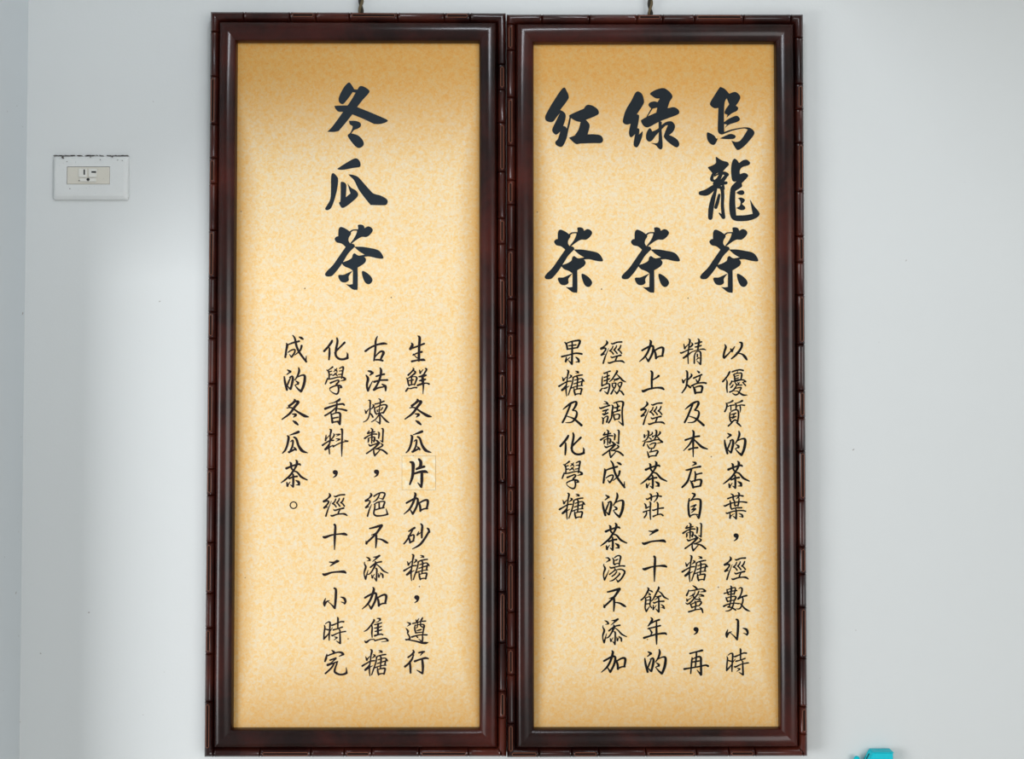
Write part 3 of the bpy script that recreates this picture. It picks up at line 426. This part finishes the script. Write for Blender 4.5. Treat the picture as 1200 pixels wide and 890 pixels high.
# corrected character: a small patch of lighter paper glued over the sheet
MP, tp, bp = mat('correction_patch_paper', (0.93, 0.78, 0.52), 0.6, 0.25)
nz = noise(tp, 110, 5, 0.65, coords(tp)); rz = ramp(tp, nz.outputs[0], [(0.38, (0.92, 0.61, 0.25)), (0.52, (0.92, 0.73, 0.43)), (0.63, (0.91, 0.82, 0.63))]); tp.links.new(rz.outputs[0], bp.inputs['Base Color'])
r0, s0, w0 = sheets[0]
a = P(471, 534.5, PAPER); b = P(510.5, 574.5, PAPER)
bm = bmesh.new(); box(bm, a.x-w0.x, b.x-w0.x, -PAPER-0.0005, -PAPER, b.z-w0.z, a.z-w0.z)
ff = min(bm.faces, key=lambda f: f.calc_center_median().y)
r = bmesh.ops.inset_region(bm, faces=[ff], thickness=0.0006, depth=0)
for f in bm.faces: f.material_index = 0 if f == ff else 1
pa = link('correction_patch', bm, MP, s0); pa.data.materials.append(mat('browned_paper_edge', (0.52, 0.36, 0.19), 0.7, 0.1)[0])
pa['label'] = 'small square paper patch pasted over the text'

# ---- write every character onto its sheet
def make_glyph(key):
    big = key in BIG; (ox, oy, sc), data = (BIG if big else SMALL)[key]
    base_depth = PAPER + (0.0009 if key == 'pian' else 0.0004)
    dx, dy = PLACE[key][0]
    xs, ys = [], []
    for s in data.split(';'):
        for tk in s.replace('s:', '').split():
            v = tk.rstrip('!').split(','); xs.append(float(v[0])); ys.append(float(v[1]))
    cxp, cyp = ox+(min(xs)+max(xs))/2/sc, oy+(min(ys)+max(ys))/2/sc
    c = P(cxp, cyp, base_depth)
    def tf(x, y): p = P(ox+x/sc, oy+y/sc, base_depth); return p-c
    bm = bmesh.new(); lay = 0
    gain = 1.0
    for s in data.split(';'):
        yy = -lay*0.000004; lay += 1
        if s.startswith('s:') or not big:
            pts = [tuple(map(float, tk.split(','))) for tk in s.replace('s:', '').split()]
            stroke(bm, pts if big else [(x_, y_, w_*1.11+0.22*sc) for x_, y_, w_ in pts], tf, yy, gain)
        else: outline(bm, s.split(), tf, yy)
    for f in bm.faces:
        f.normal_update()
        if f.normal.y > 0: f.normal_flip()
    me = bpy.data.meshes.new('character'); bm.to_mesh(me); bm.free()
    return me, cxp, cyp, base_depth
for key in list(BIG)+list(SMALL):
    me, cxp, cyp, dep = make_glyph(key); meshes = {}
    for dx, dy in PLACE[key]:
        si = 0 if cxp+dx < 595 else 1
        root, sh, w = sheets[si]
        if si not in meshes:
            mm = me if not meshes else me.copy()
            mm.materials.clear(); mm.materials.append((M_INK, M_INK2)[si] if key in BIG else (M_TEXT, M_TEXT2)[si]); meshes[si] = mm
        o = bpy.data.objects.new('character' if key not in ('comma', 'full_stop') else 'punctuation_mark', meshes[si]); C.objects.link(o); o.parent = sh
        o.location = P(cxp+dx, cyp+dy, dep) - w

# ---------------------------------------------------------------- wall outlet
def plastic(name, col, dirt=True):
    m, t, b = mat(name, col, 0.42, 0.4)
    v = coords(t); n = noise(t, 420, 2, 0.5, v); n2 = noise(t, 60, 4, 0.6, v)
    c = mixc(t, n2.outputs[0], [x*0.93 for x in col], col)
    sp = ramp(t, n.outputs[0], [(0.70, (0, 0, 0)), (0.76, (1, 1, 1))])
    c = mixc(t, sp.outputs[0], c, [x*0.62 for x in col]); t.links.new(c, b.inputs['Base Color'])
    return m
ML = plastic('white_plate_plastic', (0.73, 0.745, 0.735)); MI = plastic('aged_cream_plastic', (0.68, 0.65, 0.57)); MPD = plastic('pad_plastic', (0.76, 0.75, 0.70)); MD, _, _ = mat('socket_black', (0.012, 0.012, 0.014), 0.6)
MG, _, _ = mat('grime', (0.12, 0.11, 0.10), 0.9)
pa0, pb0 = P(61.5, 182.5, .008), P(149.5, 234, .008)
oc = Vector(((pa0.x+pb0.x)/2, 0, pb0.z)); rt = thing('wall_outlet', 'white plastic wall socket plate with a cream three-hole insert, left of the signs', 'outlet', oc)
W, Hh = (pb0.x-pa0.x)/2, pa0.z-pb0.z
bm = bmesh.new()
rings = []
for ins, y in ((0, 0), (0, .0035), (.0012, .0055), (.0050, .0080), (.0062, .0084), (.0100, .0088)):
    r = 0.004; pts = []
    w_, z0_, z1_ = W-ins*.7, ins, Hh-ins
    for (cx_, cz_, a0) in ((w_-r, z1_-r, 0), (-w_+r, z1_-r, 90), (-w_+r, z0_+r, 180), (w_-r, z0_+r, 270)):
        for k in range(5): t = math.radians(a0+k*22.5); pts.append((cx_+r*math.cos(t), -y, cz_+r*math.sin(t)))
    rings.append([bm.verts.new(p) for p in pts])
# front face with a rectangular opening for the insert
for A, B in zip(rings, rings[1:]):
    for k in range(20): bm.faces.new([A[k], A[(k+1) % 20], B[(k+1) % 20], B[k]])
def lp(px, py, d=.0088): q = P(px, py, d); return (q.x-oc.x, q.z-oc.z)
ix0, iz1 = lp(78.3, 195.3); ix1, iz0 = lp(128.6, 216.2)
inner = [(ix1, iz1), (ix0, iz1), (ix0, iz0), (ix1, iz0)]
iv = [bm.verts.new((x, -.0088, z)) for x, z in inner]; iv2 = [bm.verts.new((x, -.0060, z)) for x, z in inner]
for q in range(4):
    R = rings[-1][q*5:q*5+5]
    for k in range(4): bm.faces.new([R[k], R[k+1], iv[q]])
    bm.faces.new([R[4], rings[-1][(q*5+5) % 20], iv[(q+1) % 4], iv[q]])
    bm.faces.new([iv[q], iv[(q+1) % 4], iv2[(q+1) % 4], iv2[q]])
bmesh.ops.recalc_face_normals(bm, faces=bm.faces)
link('cover_plate', bm, ML, rt)
g = 0.0006
ins = boxo('socket_insert', MI, rt, (ix0+g, ix1-g, -.0085, -.0030, iz0+g, iz1-g), 0.0004, 1)
def raised(px0, py0, px1, py1):
    a_, b_ = lp(px0, py0), lp(px1, py1); bm = bmesh.new(); box(bm, a_[0], b_[0], -.0104, -.0082, b_[1], a_[1], 0.0008, 2)
    return link('contact_pad', bm, MPD, ins)
raised(92.3, 197.8, 102.2, 208.2); raised(104, 197.8, 113.8, 208.2); raised(93.5, 209, 113, 213.3)
for (x0_, y0_, x1_, y1_, nm) in ((98.4, 199, 100, 205.2, 'contact_slot'), (107.6, 201, 113, 202.9, 'contact_slot')):
    a_, b_ = lp(x0_, y0_), lp(x1_, y1_); bm = bmesh.new(); box(bm, a_[0], b_[0], -.0106, -.0095, b_[1], a_[1]); link(nm, bm, MD, ins)
gx, gz = lp(103.7, 210.7); bm = bmesh.new()
bmesh.ops.create_cone(bm, cap_ends=True, segments=16, radius1=.0024, radius2=.0024, depth=.0012, matrix=Matrix.Translation((gx, -.0102, gz)) @ Matrix.Rotation(math.pi/2, 4, 'X')); link('earth_hole', bm, MD, ins)
# grime lying along the top edge of the plate
bm = bmesh.new()
for px in range(63, 150):
    if random.random() < (0.9 if px < 85 or px > 130 else .5):
        x_, z_ = lp(px+random.random(), 182.6+random.uniform(-.5, .4), .004); r_ = random.uniform(.0004, .0011)
        box(bm, x_-r_*1.5, x_+r_*1.5, -.006, -.0002, z_-r_*.22, z_+r_*.22)
for px, py, r_ in ((73.3, 184.3, .0014), (74, 185.5, .0010), (82, 221.3, .0007), (131.5, 184, .0008), (117.5, 187.2, .0006), (143.3, 188.3, .0006), (138, 187.3, .0005), (106, 184, .0007), (93, 211.8, .0010), (95, 211.5, .0006), (78.5, 189.6, .0006)):
    x_, z_ = lp(px, py, .0088); box(bm, x_-r_, x_+r_, -.0096, -.0078, z_-r_*.7, z_+r_*.7)
link('grime_crumbs', bm, MG, rt)['kind'] = 'stuff'

# ---------------------------------------------------------------- small turquoise holder low on the wall
MT, _, _ = mat('turquoise_plastic', (0.0, 0.56, 0.66), 0.45, 0.25)
MK, _, _ = mat('slot_shadow_plastic', (0.0, 0.05, 0.06), 0.6)
tb = P(1030, 925, 0.0); th = thing('plastic_holder', 'small turquoise plastic holder low on wall beside right sign', 'holder', tb)
def tl(px, py, d): q = P(px, py, d)-tb; return Vector((q.x, q.y, q.z))
zt_ = tl(1041, 878, 0).z; xr = tl(1041.5, 878, 0).x; xl = tl(1018, 878, 0).x; dp = 0.021
prof = [(xl, zt_), (xr, zt_), (xr, 0.0), (xl-0.014, 0.0), (xl-0.014, zt_-0.030), (xl-0.0085, zt_-0.016)]
bm = bmesh.new()
f0 = [bm.verts.new((x, -dp, z)) for x, z in prof]; f1 = [bm.verts.new((x, 0, z)) for x, z in prof]
bm.faces.new(f0); bm.faces.new(f1[::-1])
for k in range(len(prof)): bm.faces.new([f0[k], f0[(k+1) % len(prof)], f1[(k+1) % len(prof)], f1[k]])
bmesh.ops.recalc_face_normals(bm, faces=bm.faces); bmesh.ops.bevel(bm, geom=list(bm.edges), offset=.0009, segments=2, affect='EDGES')
body = link('holder_body', bm, MT, th)
# slot in the slanting flank
n = Vector((-(0.016), 0, 0.0085)).normalized(); c_ = Vector((xl-0.0045, -0.0105, zt_-0.0085))
bm = bmesh.new(); box(bm, -.0045, .0045, -.0014, .0014, -.0004, .0004)
sl = link('flank_slot', bm, MK, body); sl.location = c_ + n*0.0003
sl.rotation_euler = (0, math.atan2(n.x, n.z), 0)
lid = boxo('holder_lid', MT, th, (xl+.0005, xr+.0010, -dp-.0008, -.0002, zt_-.0003, zt_+.0008), 0.0004, 1)
kx, kz = tl(1004.3, 893.5, .012).x, tl(1004.3, 890.6, .012).z
bm = bmesh.new(); bmesh.ops.create_uvsphere(bm, u_segments=20, v_segments=12, radius=.0048, matrix=Matrix.Translation((kx, -.011, kz)) @ Matrix.Diagonal((1, 1, 1.1, 1)))
bmesh.ops.create_cone(bm, cap_ends=True, segments=20, radius1=.0048, radius2=.0048, depth=.03, matrix=Matrix.Translation((kx, -.011, kz-.015)))
link('holder_peg', bm, MT, th, True)
boxo('holder_arm', MT, th, (kx-.004, xl, -.016, 0, 0, kz-.018), 0.001)
